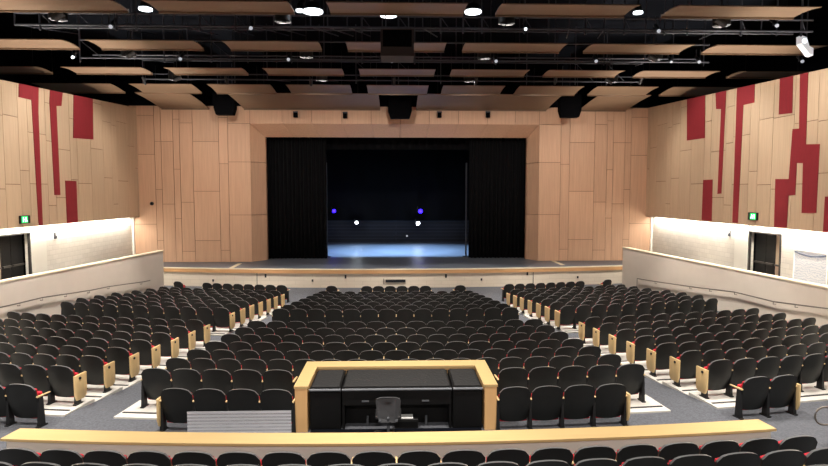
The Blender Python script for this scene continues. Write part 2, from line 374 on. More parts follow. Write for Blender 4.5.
for s, nm in ((-1,'left'), (1,'right')):
    Y0, Y1 = 8.0, YW
    m = MB(); n = 12
    ys = [Y0+(Y1-Y0)*k/n for k in range(n+1)]
    for a, b in zip(ys, ys[1:]):
        x0, x1 = sorted((s*XW, s*(XW+.33)))
        m.hexa([(x0,a,ZB),(x1,a,ZB),(x1,b,ZB),(x0,b,ZB)], [(x0,a,wall_top(a, s)),(x1,a,wall_top(a, s)),(x1,b,wall_top(b, s)),(x0,b,wall_top(b, s))])
    ws = struct(m.build(f'wall_{nm}', M['seam']), f'maple panelled {nm} wall with red stripes', 'wall')
    m = MB(); rg = random.Random(11)
    for (a, b, z0, z1) in panel_rects(Y0, Y1, ZB, HC+4.8, .55, 1.15, rg, (1.5,4.0)):
        if z0 > wall_top(a, s)-.1: continue
        ta, tb = min(z1, wall_top(a, s)), min(z1, wall_top(b, s))
        x0, x1 = sorted((s*XW, s*(XW-.035)))
        m.hexa([(x0,a+g,z0+g),(x1,a+g,z0+g),(x1,b-g,z0+g),(x0,b-g,z0+g)], [(x0,a+g,ta-g),(x1,a+g,ta-g),(x1,b-g,tb-g),(x0,b-g,tb-g)])
    m.build('wood_panelling', M['maple_side'], ws)
    for poly in RED[s]:
        pts = [at_x(px, py, s*(XW-.035)) for px, py in poly]
        q = []
        for p in pts: q.append(Vector((s*(XW-.036), p.y, max(ZB+.01, min(p.z, wall_top(p.y, s)-.01)))))
        o = MB().prism(q, (-s*.02,0,0)).build('red_panel', M['redpan'], ws); o['label'] = 'dark red felt strip'
    # lower white wall
    XL = XW+.35
    yx = lambda px, py: at_x(px, py, s*(XL-.03)).y
    dy0, dy1 = (yx(31,250)-2.05, yx(31,250)) if s < 0 else (yx(780.5,250), yx(748,250))
    dz = 3.26
    m = MB(); xx = sorted((s*XL, s*(XL+.2)))
    pil = (dy1, yx(46,250)) if s < 0 else (dy1, yx(735,250))
    m.box(*xx, Y0, dy0, 1, ZB+.25); m.box(*xx, dy0, dy1, dz, ZB+.25); m.box(*xx, dy1, YW, 1, ZB+.25)
    lw = struct(m.build(f'wall_lower_{nm}', M['brick']), f'white painted block wall below the {nm} panelling', 'wall')
    m = MB(); m.box(*sorted((s*(XL-.06), s*(XL+.1))), pil[0], pil[1], 1, ZB+.2); m.build('smooth_pier', M['smooth'], lw)
    m = MB(); m.box(*sorted((s*(XL-.1), s*(XL+.1))), YW-.16, YW, 1, ZB+.2); m.build('corner_trim', M['smooth'], lw)
    # cove lamp tucked under the overhang
    cv = empty('cove_light', (s*(XW+.22), 20, ZB-.02))
    MB().box(-.03, .03, -11.9, 11.9, .0, .035).build('cove_fitting', M['white'], cv)
    l = lamp('cove_glow', 'AREA', (s*(XW+.20), 20, ZB-.03), (s*(XW+.34), 20, ZB-.6), 260, (1,.95,.84), .06, parent=cv, sizey=23.5)
    l.rotation_euler = (0, -s*R_(14), 0)
    tag(cv, f'hidden cove light strip under the {nm} panelling', 'light')
    # door opening
    do = struct(empty('door_1' if s < 0 else 'door_2', (s*XL, (dy0+dy1)/2, 1)), f'dark double doors in the white {nm} wall', 'door')
    hw_ = (dy1-dy0)/2; h = dz-1
    x = lambda a, b: sorted((s*a, s*b))
    m = MB(); m.box(*x(.9, 1.0), -hw_-.3, hw_+.3, 0, h+.2); m.box(*x(.2,1.0), -hw_-.3, -hw_, 0, h+.2); m.box(*x(.2,1.0), hw_, hw_+.3, 0, h+.2); m.box(*x(.2,1.0), -hw_-.3, hw_+.3, h, h+.2); m.box(*x(-.3, 1.0), -hw_, hw_, -.1, .0)
    m.build('vestibule', M['black'], do)
    m = MB(); m.box(*x(-.04,.06), -hw_, -hw_+.06, 0, h); m.box(*x(-.04,.06), hw_-.06, hw_, 0, h); m.box(*x(-.04,.06), -hw_, hw_, h-.06, h); m.build('door_frame', M['bronze'], do)
    ya = -hw_+.06; yb = hw_-.06; 
    for (a, b, mt, nmn) in ((ya+.0, ya+.62, 'doortan', 'tan door leaf'), (ya+.64, ya+1.2, 'doorglass', 'dark glass door leaf'), (ya+1.22, yb, 'doorglass', 'dark glass door leaf')):
        lf = MB().box(*x(.25,.30), a, b, .01, h-.06).build('door_leaf', M[mt], do, bevel=.005); lf['label'] = nmn
        MB().box(*x(.18,.25), a+.05, b-.05, .98, 1.05).build('push_bar', M['bronze'], lf)

# ------------------------------------------------------------ rear wall and roof behind and above
m = MB(); m.box(-17, 17, -3.2, -3, 1.4, 11); struct(m.build('wall_rear', M['beige']), 'plain rear wall behind the last seats', 'wall')
m = MB(); m.box(-18, 18, -3, 33.5, 12.2, 12.4); m.box(-18,-17.8,-3,33.5,8.3,12.2); m.box(17.8,18,-3,33.5,8.3,12.2)
m.box(-18, 18, YW+.05, YW+.3, ZTOP+.0, 12.3)
struct(m.build('ceiling', M['void']), 'black open ceiling void above the hanging panels', 'ceiling')
for s, nm in ((-1,'left'),(1,'right')):
    m = MB(); m.box(*sorted((s*XW, s*(XW+.33))), -3, 8, 1.0, 8.4); m.box(*sorted((s*XW, s*(XW+.33))), 8-.001, 8, 1.0, 8)
    struct(m.build(f'wall_rear_{nm}', M['maple_side']), f'panelled {nm} wall beside the camera', 'wall')

# ------------------------------------------------------------ stage
def sf(x): return 28.83 + x*x/(2*66)
m = MB(); n = 30; xs = [-13.2+26.4*k/n for k in range(n+1)]
for a, b in zip(xs, xs[1:]):
    m.hexa([(a,sf(a)+.03,-.05),(b,sf(b)+.03,-.05),(b,YW+1.5,-.05),(a,YW+1.5,-.05)], [(a,sf(a)+.03,.98),(b,sf(b)+.03,.98),(b,YW+1.5,.98),(a,YW+1.5,.98)])
st = struct(m.build('wall_stage_front', M['stagebrick']), 'pale curved front wall of the stage', 'wall')
m = MB(); e = MB(); l_ = MB()
for a, b in zip(xs, xs[1:]):
    m.hexa([(a,sf(a)+.1,.9),(b,sf(b)+.1,.9),(b,46,.9),(a,46,.9)], [(a,sf(a)+.1,1.0),(b,sf(b)+.1,1.0),(b,46,1.0),(a,46,1.0)])
    e.hexa([(a,sf(a)-.03,.78),(b,sf(b)-.03,.78),(b,sf(b)+.1,.78),(a,sf(a)+.1,.78)], [(a,sf(a)-.03,.96),(b,sf(b)-.03,.96),(b,sf(b)+.1,.96),(a,sf(a)+.1,.96)])
    l_.hexa([(a,sf(a)-.04,.96),(b,sf(b)-.04,.96),(b,sf(b)+.12,.96),(a,sf(a)+.12,.96)], [(a,sf(a)-.04,1.005),(b,sf(b)-.04,1.005),(b,sf(b)+.12,1.005),(a,sf(a)+.12,1.005)])
fs_ = struct(m.build('floor_stage', M['stage']), 'grey painted stage floor', 'floor')
e.build('wood_fascia', M['edge'], st); l_.build('pale_nosing', M['edgelight'], st)
for x in (-7.0, 7.0): MB().box(x-.012, x+.012, sf(x)+.0, sf(x)+.03, 0, .78).build('wall_joint', M['nosing'], st)
for k, (px, py, big) in enumerate([(213,280.5,0),(265.5,275.8,1),(312.5,280.6,0),(345.5,276.8,1),(446,276,1),(481.5,279.5,0),(527.5,273.5,1),(578,277.3,0)]):
    X = (px-396)*29.3/580; p = at_y(px, py, sf(X)); hh = .09 if big else .06
    r = empty('wall_outlet', (p.x, sf(p.x)+.03, p.z))
    MB().box(-.045,.045,-.03,0,-hh,hh).build('cover_plate', M['post'], r, bevel=.008); MB().box(-.02,.02,-.045,-.03,-.02,.02).build('socket', M['pipe'], r)
    side = 'left' if px < 396 else 'right'; o_ = ['outermost','second','third','innermost'][k if k < 4 else 7-k]
    tag(r, f'small black {"oblong" if big else "square"} outlet on the stage front, {o_} on the {side}', 'outlet', 'outlets on the stage front')
v = empty('floor_vent_grille', (at_y(395.5, 281, 29.0).x, 28.86, at_y(395.5,281,28.83).z))
MB().box(-.5,.5,-.03,0,-.07,.07).build('vent_frame', M['post'], v)
for k in range(5): MB().box(-.48,.48,-.045,-.03,-.06+k*.026,-.052+k*.026).build('slat', M['pipe'], v)
MB().box(-.6,-.57,-.04,0,-.16,.12).build('side_bracket', M['post'], v)
tag(v, 'long dark vent grille low in the middle of the stage front', 'vent')
# line of tape on the apron, left and right
for s in (-1, 1):
    a = at_z(231 if s < 0 else 563, 268 if s < 0 else 265, 1.003); b = at_z(240 if s < 0 else 553, 263.5 if s < 0 else 261, 1.003)
    d = Vector((.12,0,0)); MB().add([a-d, a+d, b+d, b-d, a-d+Vector((0,0,.004)), a+d+Vector((0,0,.004)), b+d+Vector((0,0,.004)), b-d+Vector((0,0,.004))], [(3,2,1,0),(4,5,6,7),(0,1,5,4),(1,2,6,5),(2,3,7,6),(3,0,4,7)]).build('floor_tape', M['edgelight'], fs_)
# stage house
m = MB(); m.box(-13,-12.8,33.4,46,1,12); m.box(12.8,13,33.4,46,1,12); m.box(-13,13,33.4,46,11.8,12)
m.box(-13,-IX,IY+.3,IY+.5,1,12); m.box(7.47,13,IY+.3,IY+.5,1,12); m.box(-IX,IX,IY+.3,IY+.5,8.2,12)
struct(m.build('wall_stage_house', M['black']), 'black walls enclosing the stage', 'wall')
m = MB(); m.box(-13,13,45.0,45.3,1,2.85); struct(m.build('wall_stage_back', M['stageback']), 'dark blue block wall at the back of the stage', 'wall')
def drape(name, x0, x1, y, z0, z1, folds, amp, label):
    n = int(folds*10); vs = []; fs = []
    for k in range(n+1):
        x = x0+(x1-x0)*k/n; ph = 2*math.pi*folds*k/n
        yy = amp*math.sin(ph)+.35*amp*math.sin(ph*.37+1)
        for z, a in ((z0,1),(z0+(z1-z0)*.5,.85),(z1,.6)): vs.append((x+.02*math.sin(ph*.5), y+yy*a, z))
    for k in range(n):
        for j in range(2): fs.append((k*3+j, k*3+j+1, (k+1)*3+j+1, (k+1)*3+j))
    mb = MB().add(vs, fs); o = mb.build(name, M['curtain'], smooth=True)
    md = o.modifiers.new('thick', 'SOLIDIFY'); md.thickness = .02
    return tag(o, label, 'curtain')
drape('stage_curtain', -7.5, -4.02, 33.75, 1.02, 8.4, 15, .10, 'black stage curtain drawn to the left side of the opening')
drape('stage_curtain', 4.25, 7.7, 33.75, 1.02, 8.4, 15, .10, 'black stage curtain drawn to the right side of the opening')
drape('stage_border', -7.5, 7.5, 34.4, 7.35, 8.6, 30, .05, 'black border curtain across the top of the stage opening')
drape('stage_backdrop', -9, 9, 44.6, 2.75, 10.5, 10, .05, 'plain dark backdrop hanging above the blue back wall')
for s, X in ((-1, -4.12), (1, 4.2)):  # upright strips put in for the light along the curtain edges
    q = empty('stage_leg_pipe', (X, 34.6, 1.0)); MB().tube([(0,0,0),(0,0,5.6)], .05, 8).build('pole', M['pipe'], q); MB().box(-.2,.2,-.2,.2,0,.03).build('base_plate', M['post'], q)
    tag(q, f'slim grey vertical pole beside the {"left" if s<0 else "right"} stage curtain edge', 'pole')
def stagelamp(px, py, Y, mt, r, label, cat, e=0, col=None):
    p = at_y(px, py, Y); q = empty('stage_lamp', p)
    MB().tube([(0,.04,0),(0,.1,0),(0,.3,0)], r*1.15, 12).build('housing', M['post'], q, smooth=True)
    MB().tube([(0,0,0),(0,.04,0)], r, 12).build('lens', M[mt], q)
    MB().box(-r*1.4,-r*1.2,.1,.16,-.05,r*2.2).build('yoke', M['post'], q)
    if e: lamp('stage_lamp_glow', 'POINT', p+Vector((0,-.12,0)), p+Vector((0,-1,0)), e, col, .06, parent=q)
    tag(q, label, cat)
stagelamp(356.5,222.6,43.8,'lampon',.12,'white work lamp at the back of the stage, left one','lamp', 12, (.8,.9,1))
stagelamp(418,223.3,43.8,'lampon',.14,'white work lamp at the back of the stage, right one','lamp', 12, (.8,.9,1))
stagelamp(334,211,43.8,'blue',.13,'blue stage lamp at the left of the dark backdrop','lamp', 5, (.1,.05,1))
stagelamp(420.5,211.2,43.8,'blue',.16,'blue stage lamp directly above the right white work lamp','lamp', 5, (.1,.05,1))
stagelamp(407,236,44.3,'lampdim',.07,'tiny dim lamp low on the stage back wall','lamp')
bt = empty('lighting_batten', (0, 36.05, 8.7)); MB().tube([(-6,0,0),(6,0,0)], .03, 8).build('pipe', M['pipe'], bt)
for t in (-3.2, 0, 3.2):
        MB().tube([(t,0,-.1),(t,.05,-.4)], .14, 10).build('wash_light', M['post'], bt)
        lamp('wash_glow', 'SPOT', (t, 36.1, 8.2), (t*.85, 38.2, 1), 3600, (.42,.66,1), .15, 66, .5, parent=bt)
tag(bt, 'pipe of blue wash lights hidden above the stage', 'lighting rig')

# ------------------------------------------------------------ ceiling panels
ORD = ['first','second','third','fourth','fifth','sixth','seventh','eighth','ninth']
RN_ = ['nearest','second','third','fourth','farthest']
def px2x(px, Y): return at_y(px, 60, Y).x
UPW = 1300; SIDEW = 330; FLOOD = 750
CL = [
 (15.1, 16.17, 4.84, 4.9, [(-60,130),(160,295),(331,463),(495,623),(660,792)]),
 (19.2, 20.27, 4.9, 4.9, [(-60,80),(102,204),(231,322),(348,444),(462,559),(583,679),(701,805)]),
 (23.25, 24.38, 4.9, 4.9, [(-20,52),(76,152),(174,248),(268,344),(360,434),(450,524),(543,615),(633,706),(727,800)]),
 (27.2, 28.7, 5.0, 4.87, [(50,124),(142,201),(216,276),(291,352),(368,427),(441,500),(514,575),(588,646),(660,735)]),
 (28.9, 32.1, 4.9, 4.60, [(160,208),(243,380),(416,547),(580,627)]),
]
for r, (ya, yb, ha, hb, spans) in enumerate(CL):
    for k, (a, b) in enumerate(spans):
        x0, x1 = px2x(a, yb), px2x(b, yb); xc = (x0+x1)/2; hw2 = (x1-x0)/2; yc = (ya+yb)/2
        root = empty('ceiling_panel', (xc, yc, HC+(ha+hb)/2))
        m = MB(); n = 8; D = yb-ya; vs = []; fs = []
        for j in range(n+1):
            t = j/n; y = -D/2+D*t; z = (ha-hb)/2*(1-2*t) + .04*math.sin(math.pi*t)
            for x in (-hw2, hw2): vs += [(x, y, z), (x, y, z+.025)]
        for j in range(n):
            i = 4*j; q = i+4
            fs += [(i,i+2,q+2,q),(i+1,q+1,q+3,i+3),(i,q,q+1,i+1),(i+2,i+3,q+3,q+2)]
        fs += [(0,1,3,2),(4*n,4*n+2,4*n+3,4*n+1)]
        m.add(vs, fs); m.build('panel_board', M['cloud'], root)
        m = MB()
        m.box(-hw2,hw2,D/2-.0,D/2+.03,-(ha-hb)/2-.05,-(ha-hb)/2+.06); m.build('edge_lip', M['cloud'], root)
        for t in (-.7, .7): MB().tube([(hw2*t,0,.12),(hw2*t,0,1.8)], .012, 5).build('hanger_rod', M['post'], root)
        tag(root, f'curved wooden ceiling panel, {ORD[k]} from left in the {RN_[r]} row', 'ceiling panel', 'hanging wooden ceiling panels')

# ------------------------------------------------------------ lighting bridges and fittings
def truss(Y, h0, h1, X0, X1, step, label, jit):
    q = empty('lighting_bridge', (0, Y, HC+h0)); rg = random.Random(jit); d = h1-h0
    for z in (0, d): MB().tube([(X0,0,z),(X1,0,z)], .035, 8).build('rail_pipe', M['pipe'], q)
    MB().tube([(X0,.9,d*.5),(X1,.9,d*.5)], .03, 8).build('rail_pipe', M['pipe'], q)
    x = X0
    while x < X1:
        kind = rg.random(); z0 = -.15 if kind > .5 else 0
        MB().tube([(x,0,z0),(x,0,d+1.6)], .022 if kind < .7 else .032, 6).build('upright', M['pipe'], q)
        if kind > .65: MB().tube([(x,0,d),(x+step*.5,.2,0)], .015, 5).build('brace', M['pipe'], q)
        if kind < .3: MB().tube([(x,0,0),(x+.6,2.3,.35)], .02, 5).build('outrigger', M['pipe'], q)
        x += step*rg.uniform(.7,1.3)
    return tag(q, label, 'lighting bridge')
truss(17.8, 4.98, 5.32, -11.2, 12.8, .6, 'dark steel lighting bridge between the two nearest rows of ceiling panels', 1)
truss(21.9, 4.96, 5.6, -11.5, 11.8, 1.5, 'dark steel lighting bridge behind the second row of ceiling panels', 2)
truss(26.0, 5.0, 5.8, -11, 11, 1.9, 'dark steel lighting bridge behind the third row of ceiling panels', 3)
truss(12.6, 5.0, 5.4, -11, 11, 1.3, 'dark steel lighting bridge above the nearest ceiling panels', 4)
def house(px, py, Y, wpx, hpx, label, on='lampon', yaw=0):
    p = at_y(px, py, Y); wd = wpx*Y/580/2; q = empty('house_light', p)
    hh = .012
    MB().tube([(0,0,hh+.02),(0,0,hh+.10),(0,0,hh+.22)], wd*1.02, 16, r2=wd*.6).build('housing', M['post'], q, smooth=True)
    MB().tube([(0,0,-hh),(0,0,hh+.02)], wd*.96, 16).build('lens', M[on], q, smooth=True)
    MB().tube([(0,0,hh+.2),(0,0,1.2)], .02, 6).build('stem', M['post'], q)
    return tag(q, label, 'ceiling light', 'lit house lights')
house(145.5,9.5,16.9,13,4,'bright house light at the left between two wooden ceiling panels')
house(300,11,16.9,8,2.4,'small bright house light touching the wide one left of centre')
house(313,12,16.9,20,2.6,'wide bright house light left of the black hanging box')
house(388.5,15.5,16.9,17,2.2,'bright flat house light right above the black hanging box')
house(473,12.3,16.9,17,2.8,'bright house light right of the black hanging box')
house(638,13,16.9,9.5,3.4,'bright house light at the right between two wooden ceiling panels')
def spotfix(px, py, Y, wpx, label, on):
    p = at_y(px, py, Y); back = on == 'post'; wd = wpx*Y/580/2; q = empty('stage_spotlight', p, math.pi if back else 0)
    if back: lamp('wall_wash_glow', 'SPOT', p+Vector((0,.12,-.08)), (p.x*1.12, YW, 4.2), WASH, (1,.92,.82), .1, 100, .8).parent = None
    MB().tube([(0,.0,-.02),(0,.12,.12),(0,.25,.2)], wd*.8, 10).build('housing', M['post'], q, smooth=True)
    MB().tube([(0,-.04,-.05),(0,0,-.02)], wd*.78, 10).build('lens', M[on], q)
    MB().box(-wd*1.1,-wd*.95,.05,.09,-.02,.42).build('yoke', M['pipe'], q); MB().box(wd*.95,wd*1.1,.05,.09,-.02,.42).build('yoke', M['pipe'], q)
    return tag(q, label, 'spotlight', 'small spotlights on the lighting bridges')
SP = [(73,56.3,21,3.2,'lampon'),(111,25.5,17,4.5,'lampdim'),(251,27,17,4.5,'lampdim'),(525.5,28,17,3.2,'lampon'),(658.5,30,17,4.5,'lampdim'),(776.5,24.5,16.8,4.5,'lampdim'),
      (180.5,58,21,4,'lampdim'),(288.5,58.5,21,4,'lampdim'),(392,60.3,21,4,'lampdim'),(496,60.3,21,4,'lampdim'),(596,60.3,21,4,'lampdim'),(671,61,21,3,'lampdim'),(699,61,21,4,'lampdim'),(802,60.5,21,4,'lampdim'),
      (145,83,25.6,2.5,'post'),(227,82.5,25.6,3,'post'),(311,84,25.6,3,'post'),(394,83.5,25.6,3,'post'),(476,83,25.6,3,'post'),(555,83,25.6,3,'post'),(640,83,25.6,3,'post')]
cnt = {}
WASH = 260
for px, py, Y, wp, on in SP:
    k = 'nearest' if Y < 20 else 'middle' if Y < 24 else 'farthest'; cnt[k] = cnt.get(k, 0)+1
    spotfix(px, py, Y, wp, f'small {"dark" if on=="post" else "glinting" if on=="lampdim" else "lit"} spotlight, {ORD[cnt[k]-1]} from left on the {k} bridge', on)
# tilted white fitting upper right
p = at_y(806, 44, 18.6); q = empty('projector', p)
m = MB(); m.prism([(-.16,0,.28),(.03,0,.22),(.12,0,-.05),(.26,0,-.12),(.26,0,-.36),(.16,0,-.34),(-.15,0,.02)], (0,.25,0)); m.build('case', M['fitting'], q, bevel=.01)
MB().tube([(.1,.12,.05),(.1,.12,1.5)], .02, 6).build('hanging_pole', M['pipe'], q)
MB().tube([(-.05,-.02,.1),(-.05,.02,.1)], .06, 12).build('lens', M['lampon'], q)
tag(q, 'tilted white fitting hanging at the upper right', 'projector')
# hanging black boxes
def hang(name, px0, px1, py0, py1, Y, D, label, cat, taper=.8, mt='black'):
    a = at_y(px0, py0, Y); b = at_y(px1, py1, Y); xc = (a.x+b.x)/2; hx = (b.x-a.x)/2
    q = empty(name, (xc, Y, b.z)); H = a.z-b.z
    m = MB(); m.prism([(-hx*taper,0,0),(hx*taper,0,0),(hx,0,H*.3),(hx,0,H),(-hx,0,H),(-hx,0,H*.3)], (0,D,0)); m.build('cabinet', M[mt], q, bevel=.01)
    MB().box(-hx*.86,hx*.86,-.012,0,H*.34,H*.95).build('grille', M['black'], q)
    for s in (-.7,.7): MB().tube([(hx*s,D/2,H),(hx*s,D/2,H+1.5)], .015, 5).build('hanging_cable', M['pipe'], q)
    return tag(q, label, cat)
M['brownblack'] = mat('brown_black_grille', (44,37,36), .8, noise=((6,6,6), .1))
q = hang('loudspeaker_cluster', 380.5, 414, 28.5, 56, 16.2, .8, 'large dark box hanging in the middle of the ceiling', 'loudspeaker', 1.0, 'brownblack')
hang('loudspeaker', 213, 234.5, 92, 114.5, 30.6, .5, 'black loudspeaker hanging left of the stage opening', 'loudspeaker')
hang('loudspeaker', 388, 412, 94, 118, 30.6, .5, 'black loudspeaker hanging over the middle of the stage', 'loudspeaker')
hang('loudspeaker', 560.5, 581.5, 94, 117, 30.6, .5, 'black loudspeaker hanging right of the stage opening', 'loudspeaker')
for k, (px, py) in enumerate([(295.5,115),(345,115.5),(439.5,115),(488,115)]):
    p = at_y(px, py, 31.95); q = empty('fill_loudspeaker', p)
    MB().box(-.11,.11,-.1,.1,-.14,.12).build('cabinet', M['black'], q, bevel=.015); MB().box(-.13,.13,-.02,.05,.12,.2).build('bracket', M['pipe'], q); MB().box(-.03,.03,.05,.25,.13,.19).build('stem', M['post'], q)
    tag(q, f'little black loudspeaker above the stage opening, {ORD[k]} from left', 'loudspeaker', 'little loudspeakers above the stage')

# ------------------------------------------------------------ downlights (deep black cans with their own lamps)
LN = {.8:'over the rear wall',6.8:'over the foreground seats',11.2:'over the control booth',17.0:'over the cross aisle',21.3:'over the front seating',25.6:'nearest the stage'}
for (Y, xs_, h, pw) in ((.8,(-7,0,7),5.3,2300),(6.8,(-9,-3,3,9),5.3,1000),(11.2,(-9,-3,3,9),5.4,1000),(17.0,(-9.5,-3.2,3.2,9.5),4.9,1050),(21.3,(-9.5,-3.2,3.2,9.5),4.9,1050),(25.6,(-9.5,-3.2,3.2,9.5),4.9,1100)):
    for k, x in enumerate(xs_):
        z = HC+h; q = empty('downlight', (x, Y, z))
        m = MB(); n = 14
        ring = [(math.cos(2*math.pi*i/n)*.24, math.sin(2*math.pi*i/n)*.24) for i in range(n)]
        m.add([(a,b,0) for a,b in ring]+[(a,b,.44) for a,b in ring], [(i,(i+1)%n,n+(i+1)%n,n+i) for i in range(n)]+[tuple(range(n,2*n))]); m.build('can', M['post'], q, smooth=True)
        MB().tube([(0,0,.44),(0,0,1.3)], .015, 6).build('stem', M['post'], q)
        lamp('downlight_glow', 'SPOT', (x, Y, z+.33), (x, Y, 0), pw*1.15, (1,.93,.85), .06, 70, .45, parent=q)
        side = ['far left','centre left','centre right','far right'][k] if len(xs_) == 4 else ['left','middle','right'][k]
        tag(q, f'round black downlight, {side}, {LN[Y]}', 'ceiling light', 'round black downlights')

for s in (-1, 1):  # added lamps, hidden by the half walls, brightening the outer ceiling panels
    for k, Y in enumerate((13.5, 17.5, 21.5, 26)):
        x = s*(abs(ramp_x(s, Y))+.55); q = empty('uplighter', (x, Y, 1.0))
        MB().box(-.12,.12,-.12,.12,0,.04).build('base_plate', M['post'], q); MB().tube([(0,0,.04),(0,0,.3)], .03, 8).build('stem', M['post'], q)
        MB().tube([(s*.05,0,.28),(0,0,.36),(-s*.05,0,.48)], .09, 12).build('housing', M['post'], q, smooth=True)
        lamp('uplight_glow', 'SPOT', (x-s*.06, Y, 1.55), (s*9.6, Y+.6, HC+4.9), UPW, (1,.93,.83), .06, 76, .6, parent=q)
        tag(q, f'floor uplighter behind the {"left" if s<0 else "right"} half wall, {["nearest","second","third","farthest"][k]} of four', 'light', 'uplighters on the side walkways')

for s in (-1, 1):  # extra lamps added to brighten the panelled side walls
    for k, Y in enumerate((12.0, 16.3, 20.6, 24.8)):
        p = Vector((s*9.2, Y, HC+4.75)); q = empty('wall_washer', p)
        MB().tube([(-s*.25,0,.14),(-s*.05,0,.03),(s*.03,0,-.02)], .10, 12).build('housing', M['post'], q, smooth=True); MB().tube([(-s*.1,0,.06),(-s*.1,0,1.1)], .02, 6).build('stem', M['post'], q)
        lamp('wall_wash_glow', 'SPOT', p+Vector((s*.05,0,-.06)), (s*XW, Y+.3, 5.6), SIDEW, (1,.93,.83), .06, 96, .5, parent=q)
        tag(q, f'black wall washer aimed at the {"left" if s<0 else "right"} wall, {["nearest","second","third","farthest"][k]} of four', 'light', 'wall washers under the ceiling')

for k, x in enumerate((-6, 0, 6)):  # lamps added behind the camera to brighten the foreground
    q = empty('rear_floodlight', (x, -2.6, 8.4)); MB().box(-.25,.25,-.1,.1,-.15,.15).build('housing', M['post'], q, bevel=.02); MB().box(-.05,.05,-.4,-.1,-.05,.05).build('wall_arm', M['post'], q)
    MB().box(-.22,.22,.1,.11,-.12,.12).build('lens', M['white'], q)
    lamp('flood_glow', 'SPOT', (x, -2.4, 8.35), (x*1.2, 8.5, .8), FLOOD, (1,.94,.88), .1, 80, .9, parent=q)
    tag(q, f'floodlight on the rear wall, {["left","middle","right"][k]}', 'light')

# ------------------------------------------------------------ small wall things
def exit_sign(s, px, py):
    p = at_x(px, py, s*(XW-.04)); q = empty('exit_sign', p)
    f = lambda a, b: sorted((-s*a, -s*b))
    MB().box(*f(0,.08), -.28,.28,-.15,.15).build('case', M['post'], q, bevel=.01)
    MB().box(*f(.08,.09), -.24,.12,-.12,.12).build('lit_face', M['green'], q)
    m = MB(); pk = lambda y0, y1, z0, z1: m.box(*f(.09,.094), y0, y1, z0, z1)
    pk(-.02,.03,.04,.085); pk(-.05,.04,-.02,.03); pk(-.10,-.05,-.01,.02); pk(.03,.07,-.09,-.02); pk(-.06,-.02,-.09,-.03); pk(-.17,-.14,-.09,.08); pk(-.17,-.11,.06,.08)
    m.build('pictogram', M['greenw'], q)
    tag(q, f'green lit exit sign on the {"left" if s<0 else "right"} panelled wall', 'exit sign')
exit_sign(-1, 23.5, 219.5); exit_sign(1, 754, 216.3)
for s, px, py in ((-1,54.8,235), (1,730,232.5)):
    p = at_x(px, py, s*(XW+.35)); q = empty('wall_alarm', p); f = lambda a, b: sorted((-s*a, -s*b))
    MB().box(*f(0,.06),-.07,.07,-.16,.1).build('case', M['pipe'], q, bevel=.01); MB().box(*f(.06,.1),-.04,.04,-.02,.07).build('strobe', M['white'], q)
    tag(q, f'small grey alarm on the white {"left" if s<0 else "right"} wall', 'alarm')
p = at_y(152, 203.6, YW-.035); q = empty('wall_speaker', p); MB().tube([(0,0,0),(0,-.05,0)], .1, 16).build('ring', M['post'], q); MB().tube([(0,-.05,0),(0,-.06,0)], .05, 12).build('cone', M['black'], q)
tag(q, 'small round black fitting on the left front panelling', 'fitting')
# framed sheet on the right wall
a = at_x(795, 257, 14.38); b = at_x(826, 284, 14.38); q = empty('notice_board', (14.39, (a.y+b.y)/2, (a.z+b.z)/2)); hy = abs(a.y-b.y)/2; hz = .62
MB().box(-.02,0,-hy,hy,-hz,hz).build('board', M['wavy'], q); 
for t in ((-hy-.04,-hy,-hz,hz+.04),(hy,hy+.04,-hz,hz+.04),(-hy,hy,hz,hz+.04)): MB().box(-.04,0,*t).build('frame_strip', M['white'], q)
m = MB(); n = 12
for k in range(n):
    y0 = -hy+2*hy*k/n; y1 = -hy+2*hy*(k+1)/n; c = lambda y: hz-.02-.10*(1-(y/hy)**2)
    m.hexa([(-.035,y0,c(y0)-.05),(-.02,y0,c(y0)-.05),(-.02,y1,c(y1)-.05),(-.035,y1,c(y1)-.05)], [(-.035,y0,c(y0)),(-.02,y0,c(y0)),(-.02,y1,c(y1)),(-.035,y1,c(y1))])
m.build('blue_swag', M['bluegrey'], q)
tag(q, 'pale sheet with faint wavy marks and blue top line on the right wall', 'notice')

# ------------------------------------------------------------ control booth
ZB0 = zf(46.3); cb = empty('control_booth', (0, 9.46, ZB0)); zt = 1.575-ZB0
def wl(x0,x1,y0,y1): return MB().box(x0,x1,y0,y1,0,zt-.04)
M['boothwood'] = mat('booth_end_wood', (214,170,116), .5, noise=((10,10,1), .06))
wl(-1.68,-1.48,0,1.41).build('side_wall', M['boothwood'], cb); wl(1.48,1.68,0,1.41).build('side_wall', M['boothwood'], cb); wl(-1.48,1.48,1.11,1.41).build('front_wall', M['boothwood'], cb)
m = MB(); m.prism([(-1.695,-.01,zt-.04),(-1.46,-.01,zt-.04),(-1.46,1.08,zt-.04),(1.46,1.08,zt-.04),(1.46,-.01,zt-.04),(1.695,-.01,zt-.04),(1.695,1.43,zt-.04),(-1.695,1.43,zt-.04)], (0,0,.04))
m.build('wood_cap', M['cap'], cb)
tag(cb, 'wood-capped control booth in the middle of the seating', 'booth')
